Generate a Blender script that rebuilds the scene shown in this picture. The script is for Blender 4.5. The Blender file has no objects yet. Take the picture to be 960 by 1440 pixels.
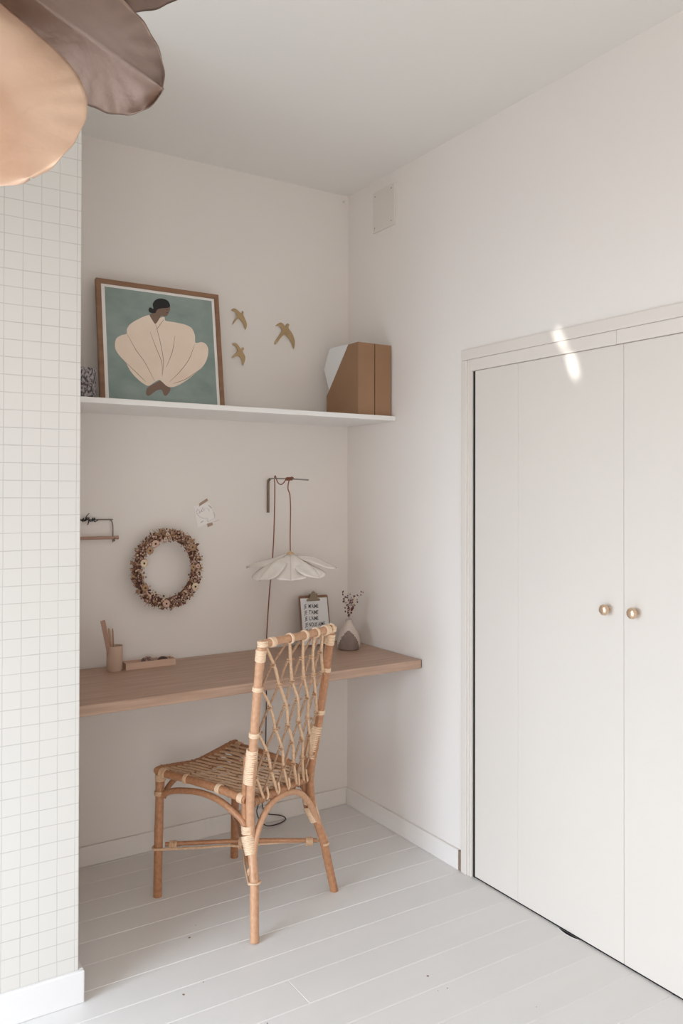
import bpy, bmesh, math, random
from mathutils import Vector, Matrix
R = random.Random(7)
sc = bpy.context.scene
col = sc.collection

# ------------------------------------------------------------------ camera
H = 1.4
yaw, pitch, roll = 0.5669, 0.0071, 0.0018
fw = Vector((math.sin(yaw) * math.cos(pitch), math.cos(yaw) * math.cos(pitch), math.sin(pitch)))
r0 = Vector((math.cos(yaw), -math.sin(yaw), 0)); u0 = r0.cross(fw)
rt = math.cos(roll) * r0 + math.sin(roll) * u0
up = -math.sin(roll) * r0 + math.cos(roll) * u0
cd = bpy.data.cameras.new('camera'); cam = bpy.data.objects.new('camera', cd); col.objects.link(cam)
cd.sensor_fit = 'VERTICAL'; cd.sensor_height = 36; cd.lens = 36 * 1150.33 / 1440
cd.shift_y = -35.9 / 1440; cd.clip_start = 0.05
cam.matrix_world = Matrix(((rt.x, up.x, -fw.x, 0), (rt.y, up.y, -fw.y, 0), (rt.z, up.z, -fw.z, H), (0, 0, 0, 1)))
sc.camera = cam

# ------------------------------------------------------------------ world, window daylight, rear fill, exposure
sc.view_settings.view_transform = 'Standard'; sc.view_settings.look = 'None'
sc.view_settings.exposure = 0.42; sc.view_settings.gamma = 1
sc.view_settings.use_curve_mapping = False
sc.cycles.max_bounces = 12; sc.cycles.diffuse_bounces = 8
wd = bpy.data.worlds.new('sky'); sc.world = wd; wd.use_nodes = True
wd.node_tree.nodes['Background'].inputs[0].default_value = (0.80, 0.90, 1.0, 1)
wd.node_tree.nodes['Background'].inputs[1].default_value = 1.5

def area(name, loc, target, sx, sy, power, color, spread=180):
    l = bpy.data.lights.new(name, 'AREA'); l.shape = 'RECTANGLE'; l.size = sx; l.size_y = sy
    l.energy = power; l.color = color; l.spread = math.radians(spread)
    o = bpy.data.objects.new(name, l); col.objects.link(o); o.location = loc
    o.rotation_euler = (Vector(target) - Vector(loc)).to_track_quat('-Z', 'Y').to_euler()
    return o
XL, YB = -2.25, -1.75                       # far sides of the room, behind and left of the camera
area('daylight_left', (XL - 0.12, 1.22, 1.00), (2.0, 1.42, -1.9), 1.65, 1.8, 46, (0.80, 0.92, 1.06), 105)
area('fill_rear', (-1.0, YB - 0.12, 1.35), (0.6, 2.3, 1.0), 1.6, 1.4, 23, (1.0, 0.955, 0.885), 180)  # added warm fill from behind, lifts the wallpaper and the alcove

def spot(name, loc, tgt, deg, ex, power):
    l = bpy.data.lights.new(name, 'SPOT'); l.spot_size = math.radians(deg); l.spot_blend = 0.9
    l.energy = power; l.shadow_soft_size = 0.02; l.color = (1, 0.99, 0.95)
    o = bpy.data.objects.new(name, l); col.objects.link(o)
    d = Vector(tgt) - Vector(loc)
    z = -d.normalized()
    y = Vector(ex); y = (y - z * y.dot(z)).normalized(); x = y.cross(z)
    m = Matrix((x, y, z)).transposed().to_4x4()
    m.translation = Vector(loc); o.matrix_world = m @ Matrix.Diagonal((0.33, 1, 1, 1))
    return o
# a sliver of sun thrown back by something shiny by the left window
spot('sun_glint', (-2.0, 0.9, 1.35), (2.0, 1.838, 1.895), 1.55, (0, -0.5, -0.85), 700)
spot('sun_glint_low', (-2.0, 0.9, 1.35), (2.0, 1.792, 1.805), 1.75, (0, -0.35, -0.9), 900)

# ------------------------------------------------------------------ materials
def mat(name, color, rough=0.5, metal=0.0, **k):
    m = bpy.data.materials.new(name); m.use_nodes = True
    nt = m.node_tree; b = nt.nodes['Principled BSDF']
    c = tuple(color) + (1,)
    b.inputs['Base Color'].default_value = c
    b.inputs['Roughness'].default_value = rough; b.inputs['Metallic'].default_value = metal
    b.inputs['Specular IOR Level'].default_value = k.get('spec', 0.4)
    if 'trans' in k: b.inputs['Transmission Weight'].default_value = k['trans']
    co = nt.nodes.new('ShaderNodeTexCoord')
    def noise(scale, vec=(1, 1, 1), detail=3, src='Object'):
        mp = nt.nodes.new('ShaderNodeMapping'); mp.inputs['Scale'].default_value = vec
        nt.links.new(co.outputs[src], mp.inputs[0])
        n = nt.nodes.new('ShaderNodeTexNoise'); n.inputs['Scale'].default_value = scale
        n.inputs['Detail'].default_value = detail
        nt.links.new(mp.outputs[0], n.inputs[0]); return n.outputs['Fac']
    if 'c2' in k:                                    # two-tone noise
        f = noise(k.get('cs', 8), k.get('cv', (1, 1, 1)), k.get('cd', 3), k.get('src', 'Object'))
        rp = nt.nodes.new('ShaderNodeValToRGB'); lo, hi = k.get('cr', (0.35, 0.65))
        rp.color_ramp.elements[0].position = lo; rp.color_ramp.elements[1].position = hi
        rp.color_ramp.elements[0].color = c; rp.color_ramp.elements[1].color = tuple(k['c2']) + (1,)
        nt.links.new(f, rp.inputs[0]); nt.links.new(rp.outputs[0], b.inputs['Base Color'])
    if 'bump' in k:
        f = noise(k.get('bs', 40), k.get('bv', (1, 1, 1)), 4, k.get('src', 'Object'))
        bp = nt.nodes.new('ShaderNodeBump'); bp.inputs['Strength'].default_value = k['bump']
        bp.inputs['Distance'].default_value = k.get('bd', 0.002)
        nt.links.new(f, bp.inputs['Height']); nt.links.new(bp.outputs[0], b.inputs['Normal'])
    return m
M = {}
M['beige'] = mat('beige_paint', (0.72, 0.60, 0.50), 0.8)
M['wall'] = mat('wall_paint', (0.80, 0.755, 0.715), 0.75, c2=(0.785, 0.745, 0.71), cs=2.2, bump=0.12, bs=9, bd=0.004)
M['ceil'] = mat('ceiling_paint', (0.80, 0.78, 0.745), 0.85, bump=0.1, bs=12)
M['trim'] = mat('trim_gloss_paint', (0.79, 0.755, 0.72), 0.4, bump=0.05, bs=25)
M['trim2'] = mat('trim_cool_lit_paint', (0.80, 0.79, 0.79), 0.4, bump=0.05, bs=25)  # copy of the trim with the cool daylight tint put into its colour
M['casing'] = mat('casing_paint', (0.72, 0.67, 0.615), 0.45, bump=0.08, bs=20, bv=(1, 1, 0.1))
M['door'] = mat('door_paint', (0.70, 0.655, 0.60), 0.5, c2=(0.685, 0.64, 0.59), cs=1.5, bump=0.04, bs=6)
M['floor'] = mat('plank_paint', (0.765, 0.75, 0.735), 0.34, c2=(0.735, 0.725, 0.71), cs=2.5, cv=(0.5, 2, 1), bump=0.06, bs=14, bv=(0.25, 1, 1))
M['seam'] = mat('paint_filled_seam', (0.80, 0.785, 0.77), 0.5)
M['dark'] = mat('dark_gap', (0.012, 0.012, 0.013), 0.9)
M['rawend'] = mat('raw_wood_end', (0.30, 0.21, 0.16), 0.8, c2=(0.22, 0.15, 0.11), cs=60)
M['shelf'] = mat('shelf_lacquer', (0.82, 0.815, 0.80), 0.35)
M['desk'] = mat('oak_worktop', (0.52, 0.355, 0.265), 0.42, c2=(0.37, 0.24, 0.175), cs=3.2, cv=(1.1, 22, 22), cd=6, cr=(0.3, 0.7), bump=0.08, bs=8, bv=(1, 40, 40), bd=0.001)
M['deskshade'] = mat('worktop_end_shade', (0.10, 0.075, 0.06), 0.7)
M['cane'] = mat('cane_pole', (0.52, 0.265, 0.14), 0.34, c2=(0.36, 0.165, 0.082), cs=3.0, cv=(3, 9, 1), cd=4, cr=(0.3, 0.75), src='UV', bump=0.15, bs=10, bv=(6, 4, 1), bd=0.0008)
M['cane2'] = mat('cane_pole_light', (0.62, 0.36, 0.22), 0.34, c2=(0.49, 0.265, 0.15), cs=3.0, cv=(3, 8, 1), cd=4, cr=(0.3, 0.75), src='UV', bump=0.15, bs=10, bv=(6, 4, 1), bd=0.0008)
M['cane3'] = mat('cane_thin', (0.76, 0.53, 0.35), 0.4, c2=(0.55, 0.35, 0.215), cs=4.0, cv=(2, 9, 1), cd=3, cr=(0.35, 0.7), src='UV')
M['caneseat'] = mat('cane_seat', (0.50, 0.32, 0.205), 0.42, c2=(0.30, 0.175, 0.105), cs=4.0, cv=(2, 9, 1), cd=3, cr=(0.35, 0.7), src='UV')
M['peel'] = mat('pale_binding_cane', (0.87, 0.68, 0.49), 0.38, c2=(0.76, 0.55, 0.38), cs=5, cv=(2, 6, 1), src='UV')
M['knot'] = mat('dark_cane_knot', (0.36, 0.20, 0.11), 0.5)
M['frame'] = mat('frame_wood', (0.30, 0.165, 0.095), 0.45, c2=(0.24, 0.125, 0.07), cs=6, cv=(1, 1, 6))
M['mount'] = mat('white_mount', (0.88, 0.86, 0.84), 0.7)
M['teal'] = mat('print_teal', (0.225, 0.30, 0.275), 0.55, c2=(0.295, 0.365, 0.34), cs=9, cd=5, cv=(1, 1, 1.6))
M['cream'] = mat('print_cream', (0.85, 0.70, 0.58), 0.6, c2=(0.88, 0.74, 0.62), cs=14)
M['ink'] = mat('print_line', (0.33, 0.23, 0.17), 0.7)
M['hair'] = mat('print_hair', (0.022, 0.021, 0.022), 0.6)
M['skin'] = mat('print_skin', (0.22, 0.14, 0.105), 0.6)
M['brass'] = mat('brass', (0.47, 0.34, 0.19), 0.38, 0.85, bump=0.2, bs=60)
M['knob'] = mat('copper_knob', (0.70, 0.52, 0.37), 0.32, 0.75, bump=0.3, bs=90, bd=0.001)
M['board'] = mat('brown_cardboard', (0.30, 0.17, 0.095), 0.75, c2=(0.33, 0.19, 0.11), cs=5)
M['card'] = mat('card_paper', (0.86, 0.835, 0.815), 0.8)
M['wire'] = mat('taupe_wire', (0.20, 0.16, 0.13), 0.5, 0.3)
M['paper'] = mat('white_paper', (0.80, 0.81, 0.82), 0.8)
M['black'] = mat('black_ink', (0.03, 0.03, 0.032), 0.7)
M['tape'] = mat('kraft_tape', (0.40, 0.28, 0.21), 0.6)
M['cord'] = mat('red_brown_cord', (0.19, 0.055, 0.03), 0.7, c2=(0.30, 0.12, 0.07), cs=60, cv=(1, 3, 1), src='UV', cr=(0.45, 0.55))
M['cable'] = mat('dark_cable', (0.05, 0.03, 0.025), 0.6)
M['bracket'] = mat('bronze_bracket', (0.20, 0.14, 0.10), 0.4, 0.7)
M['bracket2'] = mat('steel_arm', (0.33, 0.32, 0.30), 0.4, 0.5)
M['shade'] = mat('sheer_fabric', (0.90, 0.85, 0.80), 0.8, c2=(0.85, 0.79, 0.74), cs=20)
M['shade'].node_tree.nodes['Principled BSDF'].inputs['Alpha'].default_value = 0.90
M['shadeend'] = mat('beige_hem', (0.62, 0.55, 0.47), 0.8)
M['wood'] = mat('tan_wood_beads', (0.62, 0.42, 0.25), 0.5)
M['clip'] = mat('aged_brass_clip', (0.30, 0.24, 0.17), 0.35, 0.8)
M['clipboard'] = mat('clipboard_wood', (0.24, 0.13, 0.08), 0.5)
M['cup'] = mat('beige_ceramic', (0.56, 0.41, 0.32), 0.6)
M['tray'] = mat('pinkish_wood_tray', (0.62, 0.43, 0.33), 0.55, c2=(0.57, 0.39, 0.30), cs=8, cv=(1, 6, 6))
M['stickw'] = mat('pencil_wood', (0.50, 0.33, 0.21), 0.6)
M['stickp'] = mat('pink_wood', (0.42, 0.26, 0.20), 0.6)
M['stick3'] = mat('pale_stick', (0.68, 0.58, 0.48), 0.6)
M['stone1'] = mat('mottled_stone', (0.36, 0.22, 0.18), 0.4, c2=(0.13, 0.07, 0.06), cs=80, cr=(0.45, 0.55))
M['stone2'] = mat('dark_stone', (0.075, 0.04, 0.032), 0.4)
M['pot'] = mat('speckled_pot', (0.07, 0.06, 0.07), 0.7, c2=(0.42, 0.38, 0.39), cs=130, cr=(0.42, 0.6), cv=(1, 1, 0.7))
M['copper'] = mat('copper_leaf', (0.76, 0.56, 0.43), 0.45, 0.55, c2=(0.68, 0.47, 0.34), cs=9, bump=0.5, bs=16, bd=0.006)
M['copper_dark'] = mat('copper_leaf_shaded', (0.235, 0.165, 0.135), 0.36, 0.85, c2=(0.18, 0.118, 0.09), cs=7, bump=0.5, bs=16, bd=0.006)  # copper darkened in its colour to imitate dark reflections on these petals
M['fl_c'] = mat('dried_cream', (0.70, 0.56, 0.41), 0.8)
M['fl_p'] = mat('dried_pink', (0.62, 0.42, 0.34), 0.8)
M['fl_m'] = mat('dried_mauve', (0.33, 0.19, 0.15), 0.8)
M['fl_b'] = mat('dried_brown', (0.155, 0.07, 0.045), 0.8)
M['fl_t'] = mat('dried_tan', (0.40, 0.25, 0.145), 0.8)
M['fl_d'] = mat('dried_dark', (0.075, 0.03, 0.025), 0.8)
M['berry'] = mat('burgundy_bud', (0.11, 0.028, 0.045), 0.6)
M['stem'] = mat('pale_stem', (0.50, 0.42, 0.38), 0.7)

# wallpaper: cream paper with thin grey grid (a flat print)
def wallpaper():
    m = bpy.data.materials.new('grid_wallpaper'); m.use_nodes = True
    nt = m.node_tree; b = nt.nodes['Principled BSDF']; L = nt.links.new
    b.inputs['Roughness'].default_value = 0.75; b.inputs['Specular IOR Level'].default_value = 0.25
    g = nt.nodes.new('ShaderNodeNewGeometry')
    s = nt.nodes.new('ShaderNodeSeparateXYZ')
    n = nt.nodes.new('ShaderNodeTexNoise'); n.inputs['Scale'].default_value = 7; L(g.outputs['Position'], n.inputs[0])
    vm = nt.nodes.new('ShaderNodeVectorMath'); vm.operation = 'MULTIPLY_ADD'
    L(n.outputs['Color'], vm.inputs[0]); vm.inputs[1].default_value = (0.0035,) * 3; L(g.outputs['Position'], vm.inputs[2])
    L(vm.outputs[0], s.inputs[0])
    def mt(op, a, bb=None, c=None):
        q = nt.nodes.new('ShaderNodeMath'); q.operation = op
        for i, v in enumerate((a, bb, c)):
            if v is None: continue
            if isinstance(v, (int, float)): q.inputs[i].default_value = v
            else: L(v, q.inputs[i])
        return q.outputs[0]
    def line(out, off, step, wdt):
        f = mt('FRACT', mt('DIVIDE', mt('SUBTRACT', out, off - 10 * step), step))
        d = mt('ABSOLUTE', mt('SUBTRACT', f, 0.5))
        return mt('SMOOTH_MIN' if False else 'GREATER_THAN', d, 0.5 - wdt / step / 2)
    lx = line(s.outputs[0], 0.4060, 0.0473, 0.0023)
    lz = line(s.outputs[2], 0.1270, 0.0466, 0.0023)
    # the strip folded round the corner repeats a vertical line close to the edge
    mx = mt('MAXIMUM', mt('MULTIPLY', lx, 0.85), mt('MULTIPLY', lz, 1.0))
    n2 = nt.nodes.new('ShaderNodeTexNoise'); n2.inputs['Scale'].default_value = 16; L(g.outputs['Position'], n2.inputs[0])
    st = mt('MULTIPLY', mx, mt('MULTIPLY_ADD', n2.outputs['Fac'], 0.9, 0.30))
    mix = nt.nodes.new('ShaderNodeMix'); mix.data_type = 'RGBA'
    L(st, mix.inputs['Factor']); mix.inputs['A'].default_value = (0.70, 0.68, 0.645, 1); mix.inputs['B'].default_value = (0.51, 0.495, 0.465, 1)
    L(mix.outputs['Result'], b.inputs['Base Color'])
    return m
M['wallpaper'] = wallpaper()

# ------------------------------------------------------------------ mesh helpers
def smooth_pts(pts, n=6, closed=False):
    P = [Vector(p) for p in pts]; out = []
    N = len(P); rng = range(N if closed else N - 1)
    for i in rng:
        p1, p2 = P[i], P[(i + 1) % N]
        p0 = P[i - 1] if (i > 0 or closed) else p1 + (p1 - p2)
        p3 = P[(i + 2) % N] if (i + 2 < N or closed) else p2 + (p2 - p1)
        for k in range(n):
            t = k / n
            out.append(0.5 * ((2 * p1) + (-p0 + p2) * t + (2 * p0 - 5 * p1 + 4 * p2 - p3) * t * t + (-p0 + 3 * p1 - 3 * p2 + p3) * t ** 3))
    if not closed: out.append(P[-1])
    return out

class MB:
    def __init__(s): s.v = []; s.f = []; s.uv = []; s.mi = []; s.cur = 0
    def face(s, idx, uv=None):
        s.f.append(tuple(idx)); s.uv.append(uv or [(0, 0)] * len(idx)); s.mi.append(s.cur)
    def tube(s, pts, r, seg=10, n=0, closed=False, cap=True, rf=None, flat=1.0):
        P = smooth_pts(pts, n, closed) if n else [Vector(p) for p in pts]
        base = len(s.v); N = len(P); ln = 0; Ls = [0]
        for i in range(1, N): ln += (P[i] - P[i - 1]).length; Ls.append(ln)
        T = []
        for i in range(N):
            a = P[i - 1] if (i > 0 or closed) else P[0]; b = P[(i + 1) % N] if (i < N - 1 or closed) else P[-1]
            T.append((b - a).normalized())
        ref = Vector((0, 0, 1)) if abs(T[0].z) < 0.9 else Vector((1, 0, 0))
        nx = T[0].cross(ref).normalized()
        off = R.uniform(0, 50)
        for i in range(N):
            nx = (nx - T[i] * nx.dot(T[i])).normalized(); ny = T[i].cross(nx)
            rr = r * (rf(Ls[i] / max(ln, 1e-9), Ls[i]) if rf else 1)
            for k in range(seg):
                a = 2 * math.pi * k / seg
                s.v.append(P[i] + nx * (math.cos(a) * rr) + ny * (math.sin(a) * rr * flat))
        M_ = N if closed else N - 1
        for i in range(M_):
            j = (i + 1) % N
            for k in range(seg):
                k2 = (k + 1) % seg
                u0_, u1_ = k / seg, (k + 1) / seg; v0, v1 = Ls[i] * 3 + off, (Ls[j] if j else ln) * 3 + off
                s.face((base + i * seg + k, base + i * seg + k2, base + j * seg + k2, base + j * seg + k), [(u0_, v0), (u1_, v0), (u1_, v1), (u0_, v1)])
        if cap and not closed:
            s.face([base + k for k in range(seg)][::-1]); s.face([base + (N - 1) * seg + k for k in range(seg)])
    def box(s, a, b, m=None):
        x0, y0, z0 = a; x1, y1, z1 = b; B = len(s.v)
        for x, y, z in ((x0, y0, z0), (x1, y0, z0), (x1, y1, z0), (x0, y1, z0), (x0, y0, z1), (x1, y0, z1), (x1, y1, z1), (x0, y1, z1)):
            p = Vector((x, y, z)); s.v.append(m @ p if m else p)
        for f in ((0, 3, 2, 1), (4, 5, 6, 7), (0, 1, 5, 4), (1, 2, 6, 5), (2, 3, 7, 6), (3, 0, 4, 7)): s.face([B + i for i in f])
    def prism(s, poly, fn, d0, d1):           # poly 2-D, fn(u, v, d) -> point
        B = len(s.v); N = len(poly)
        for d in (d0, d1):
            for u, v in poly: s.v.append(Vector(fn(u, v, d)))
        s.face([B + i for i in range(N)][::-1]); s.face([B + N + i for i in range(N)])
        for i in range(N):
            j = (i + 1) % N; s.face((B + i, B + j, B + N + j, B + N + i))
    def lathe(s, prof, c, seg=32, ax=None, sy=1.0):
        m = ax or Matrix.Identity(3); B = len(s.v); c = Vector(c)
        for r, z in prof:
            for k in range(seg):
                a = 2 * math.pi * k / seg
                s.v.append(c + m @ Vector((math.cos(a) * r, math.sin(a) * r * sy, z)))
        for i in range(len(prof) - 1):
            for k in range(seg):
                k2 = (k + 1) % seg
                s.face((B + i * seg + k, B + i * seg + k2, B + (i + 1) * seg + k2, B + (i + 1) * seg + k))
        if prof[0][0] > 1e-5: s.face([B + k for k in range(seg)][::-1])
        if prof[-1][0] > 1e-5: s.face([B + (len(prof) - 1) * seg + k for k in range(seg)])
    def ball(s, c, r, sx=1, sy=1, sz=1, seg=10, rings=6, rot=None):
        prof = [(max(1e-6, math.sin(math.pi * i / rings)), -math.cos(math.pi * i / rings)) for i in range(rings + 1)]
        B = len(s.v); c = Vector(c)
        for q, z in prof:
            for k in range(seg):
                a = 2 * math.pi * k / seg; p = Vector((math.cos(a) * q * r * sx, math.sin(a) * q * r * sy, z * r * sz))
                s.v.append(c + (rot @ p if rot else p))
        for i in range(rings):
            for k in range(seg):
                k2 = (k + 1) % seg; s.face((B + i * seg + k, B + i * seg + k2, B + (i + 1) * seg + k2, B + (i + 1) * seg + k))
    def sheet(s, fn, nu, nv):
        B = len(s.v)
        for i in range(nu + 1):
            for j in range(nv + 1): s.v.append(Vector(fn(i / nu, j / nv)))
        for i in range(nu):
            for j in range(nv):
                a = B + i * (nv + 1) + j; s.face((a, a + nv + 1, a + nv + 2, a + 1))
    def build(s, name, m, parent=None, bevel=0, smooth=True, solid=0, origin=None, **props):
        me = bpy.data.meshes.new(name); O = Vector(origin) if origin else Vector((0, 0, 0))
        me.from_pydata([v - O for v in s.v], [], s.f)
        for x in (m if isinstance(m, (list, tuple)) else [m]): me.materials.append(M[x])
        uv = me.uv_layers.new(name='UVMap')
        flat = []
        for u in s.uv:
            for q in u: flat += [q[0], q[1]]
        uv.data.foreach_set('uv', flat)
        if len(me.materials) > 1: me.polygons.foreach_set('material_index', s.mi)
        if smooth:
            me.polygons.foreach_set('use_smooth', [True] * len(me.polygons))
            try: me.set_sharp_from_angle(angle=math.radians(42))
            except Exception: pass
        me.update()
        o = bpy.data.objects.new(name, me); col.objects.link(o); o.location = O
        if parent: o.parent = parent; o.location = O
        if solid:
            q = o.modifiers.new('t', 'SOLIDIFY'); q.thickness = solid; q.offset = 0
        if bevel:
            q = o.modifiers.new('b', 'BEVEL'); q.width = bevel; q.segments = 2; q.limit_method = 'ANGLE'
        for k, v in props.items(): o[k] = v
        return o
def empty(name, loc, label, cat, rz=0, group=None):
    o = bpy.data.objects.new(name, None); col.objects.link(o); o.location = loc; o.rotation_euler = (0, 0, rz)
    o.empty_display_size = 0.05
    o['label'] = label; o['category'] = cat
    if group: o['group'] = group
    return o
def tag(o, label, cat, group=None):
    o['label'] = label; o['category'] = cat
    if group: o['group'] = group
    return o
def bx(name, a, b, m, parent=None, bevel=0, **p):
    q = MB(); q.box(a, b); return q.build(name, m, parent, bevel=bevel, smooth=False, **p)
ST = dict(kind='structure')

# ------------------------------------------------------------------ room shell
XR, YD, ZC = 2.0115, 3.1074, 2.74            # right wall, alcove back wall, ceiling
XW, YW = 0.605, 2.29                         # corner of the papered wall
T = 0.14
bx('wall_back', (XW - T, YD, 0), (XR + T, YD + T, ZC), 'wall', **ST)
q = MB()                                      # right wall with the closet opening
q.box((XR, 2.262, 0), (XR + T, YD, ZC)); q.box((XR, 0.90, 1.882), (XR + T, 2.262, ZC)); q.box((XR, YB, 0), (XR + T, 0.90, ZC))
q.build('wall_right', 'wall', smooth=False, **ST)
q = MB()                                      # papered wall left of the alcove, its return inside the alcove
q.box((XL, YW, 0), (XW, YW + T, ZC)); w = q.build('wall_front', 'wallpaper', bevel=0.003, smooth=False, **ST)
bx('wall_side', (XW - T, YW + T, 0), (XW, YD, ZC), 'wall', **ST)
# left wall and rear wall with their windows (rear one added for the fill light), out of the photograph
def wall_open(name, axis, p, a0, a1, w0, w1, z0, z1):
    q = MB()
    def b(s0, s1, c0, c1):
        if axis == 'x': q.box((p - T, s0, c0), (p, s1, c1))
        else: q.box((s0, p - T, c0), (s1, p, c1))
    b(a0, w0, 0, ZC); b(w1, a1, 0, ZC); b(w0, w1, 0, z0); b(w0, w1, z1, ZC)
    return q.build(name, 'beige', smooth=False, **ST)
wall_open('wall_left', 'x', XL, YB, YW + T, 0.38, 2.06, 0.12, 2.15)
wall_open('wall_rear', 'y', YB, XL, XR + T, -1.8, -0.2, 0.65, 2.05)
q = MB()
for y in (0.38, 1.20, 2.02): q.box((XL - 0.09, y, 0.12), (XL - 0.05, y + 0.04, 2.15))
for z in (0.12, 2.11): q.box((XL - 0.09, 0.38, z), (XL - 0.05, 2.06, z + 0.04))
q.build('window_1', 'trim', smooth=False, **ST)
q = MB()
for x in (-1.8, -1.02, -0.24): q.box((x, YB - 0.09, 0.65), (x + 0.04, YB - 0.05, 2.05))
for z in (0.65, 2.01): q.box((-1.8, YB - 0.09, z), (-0.2, YB - 0.05, z + 0.04))
q.build('window_added', 'trim', smooth=False, **ST)
bx('ceiling', (XL - T, YB - T, ZC), (XR + T, YD + T, ZC + 0.1), 'ceil', **ST)

# floor: white painted boards laid parallel to the back wall
fl = bx('floor', (XL - T, YB - T, -0.10), (XR + 0.5, YD + T, -0.0014), 'seam', **ST)
ys = []
y = 2.578 + 4 * 0.127
while y > YB - 0.13: ys.append(y); y -= 0.127
rows = [(min(YD, ys[0] + 0.127), ys[0])] + [(ys[i], ys[i + 1]) for i in range(len(ys) - 1)]
pc = {}
for i, (yt, yb) in enumerate(rows):
    xs = [XL]
    cut = 1.137 if abs(yt - 2.07) < 0.03 else R.uniform(-1.4, 0.2)
    if yt - yb < 0.02: continue
    if abs(yt - 2.07) < 0.03: xs += [1.137 - 1.9, 1.137, XR + 0.12]
    elif yt > 1.7: xs += [cut, XR + 0.12]
    else: xs += [cut, cut + 1.7, XR + 0.12]
    for k in range(len(xs) - 1):
        if yt > YW + 0.12 and xs[k + 1] < XW: continue
        x0 = max(xs[k], XW - 0.02) if yt > YW + 0.12 else xs[k]
        L_, W_ = xs[k + 1] - x0 - 0.0016, (yt - yb) - 0.0034
        q = MB(); q.box((-L_ / 2, -W_ / 2, -0.012), (L_ / 2, W_ / 2, 0))
        o = q.build('plank', 'floor', fl, smooth=False, bevel=0.0012)
        o.location = ((x0 + xs[k + 1]) / 2, (yt + yb) / 2, R.uniform(-0.0004, 0.0))
# dark chips of worn paint on the boards, flat
q = MB()
for (x, y, r) in ((0.985, 2.43, .0045), (0.86, 2.165, .0042), (0.93, 2.19, .002), (0.90, 1.98, .002), (1.49, 1.87, .0035), (1.47, 1.80, .0018), (1.50, 1.795, .002), (1.03, 2.49, .0018), (1.0, 1.93, .002), (1.73, 1.41, .003), (1.65, 1.6, .0015)):
    N = 7; B = len(q.v)
    for k in range(N):
        a = 2 * math.pi * k / N; rr = r * R.uniform(0.6, 1.2)
        q.v.append(Vector((x + math.cos(a) * rr * 1.2, y + math.sin(a) * rr, 0.0006)))
    q.face(range(B, B + N))
q.build('paint_chips', 'rawend', fl, smooth=False, kind='stuff')

# worn hollow in the boards under the closet door, painted rim round a dark scrape
q = MB(); pts = [(XR - 0.001, 1.852), (XR - 0.006, 1.838), (XR - 0.010, 1.815), (XR - 0.009, 1.79), (XR - 0.004, 1.772), (XR - 0.001, 1.766)]
B = len(q.v)
for x, y in pts: q.v.append(Vector((x, y, 0.0009)))
q.face(range(B, B + len(pts)))
q.build('scrape', 'dark', fl, smooth=False)
q = MB(); q.tube([Vector((x - 0.003, y, 0.0008)) for x, y in pts], 0.0022, 6, n=3, flat=0.5); q.build('paint_ridge', 'seam', fl)

# baseboards
bh = 0.074
bx('baseboard_back', (XW, YD - 0.012, 0), (XR - 0.0125, YD, bh), 'trim', bevel=0.002, **ST)
bb = bx('baseboard_right', (XR - 0.012, 2.334, 0), (XR, YD, bh), 'trim', bevel=0.002, **ST)
bx('end_cut', (XR - 0.0100, 2.3185, 0.001), (XR - 0.0005, 2.3338, bh - 0.001), 'rawend', bb)
q = MB(); q.box((XL, YW - 0.013, 0), (XW + 0.013, YW, 0.088)); q.box((XW, YW, 0), (XW + 0.013, YD - 0.0125, 0.088))
q.build('baseboard_front', 'trim2', bevel=0.003, smooth=False, **ST)
bx('baseboard_left', (XL, YB, 0), (XL + 0.013, 0.05, 0.088), 'trim', **ST)

# ------------------------------------------------------------------ closet: casing, two flush doors, knobs
YG0, YG1 = 2.262, 0.93
q = MB()                                       # outer casing board and inner stop, left jamb
q.box((XR - 0.014, 2.287, 0), (XR, 2.316, 1.886)); o = q.build('trim_1', 'casing', bevel=0.003, smooth=False, **ST)
q = MB(); q.box((XR - 0.010, 2.2755, 0), (XR + 0.06, 2.2868, 1.886)); q.build('trim_2', 'casing', bevel=0.002, smooth=False, **ST)
q = MB(); q.box((XR - 0.008, 2.2625, 0), (XR + 0.06, 2.2750, 1.886)); q.build('trim_3', 'casing', bevel=0.0015, smooth=False, **ST)
q = MB(); q.box((XR - 0.014, 0.84, 1.8865), (XR, 2.316, 1.926)); q.build('trim_4', 'casing', bevel=0.003, smooth=False, **ST)
q = MB(); q.box((XR - 0.010, 1.6185, 1.844), (XR + 0.05, 2.2620, 1.8860)); q.build('trim_5', 'casing', bevel=0.0015, smooth=False, **ST)
q = MB(); q.box((XR - 0.010, 0.90, 1.844), (XR + 0.05, 1.6178, 1.8860)); q.build('trim_6', 'casing', bevel=0.0015, smooth=False, **ST)
q = MB(); q.box((XR - 0.012, 0.84, 0), (XR, 0.90, 1.886)); q.build('trim_7', 'casing', bevel=0.002, smooth=False, **ST)
bx('closet_back', (XR + 0.5, 0.85, 0), (XR + 0.52, 2.35, 1.95), 'dark', **ST)
q = MB(); q.box((XR + T, 2.262, 0), (XR + 0.5, 2.30, 1.95)); q.box((XR + T, 0.86, 0), (XR + 0.5, 0.90, 1.95)); q.box((XR + T, 0.86, 1.882), (XR + 0.5, 2.30, 1.95))
q.build('closet_side', 'dark', smooth=False, **ST)
bx('closet_floor', (XR + 0.003, 0.90, -0.001), (XR + 0.5, 2.262, 0.0012), 'dark', **ST)  # coloured near black for the shade in the gap under the doors
XD = XR - 0.0015
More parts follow.
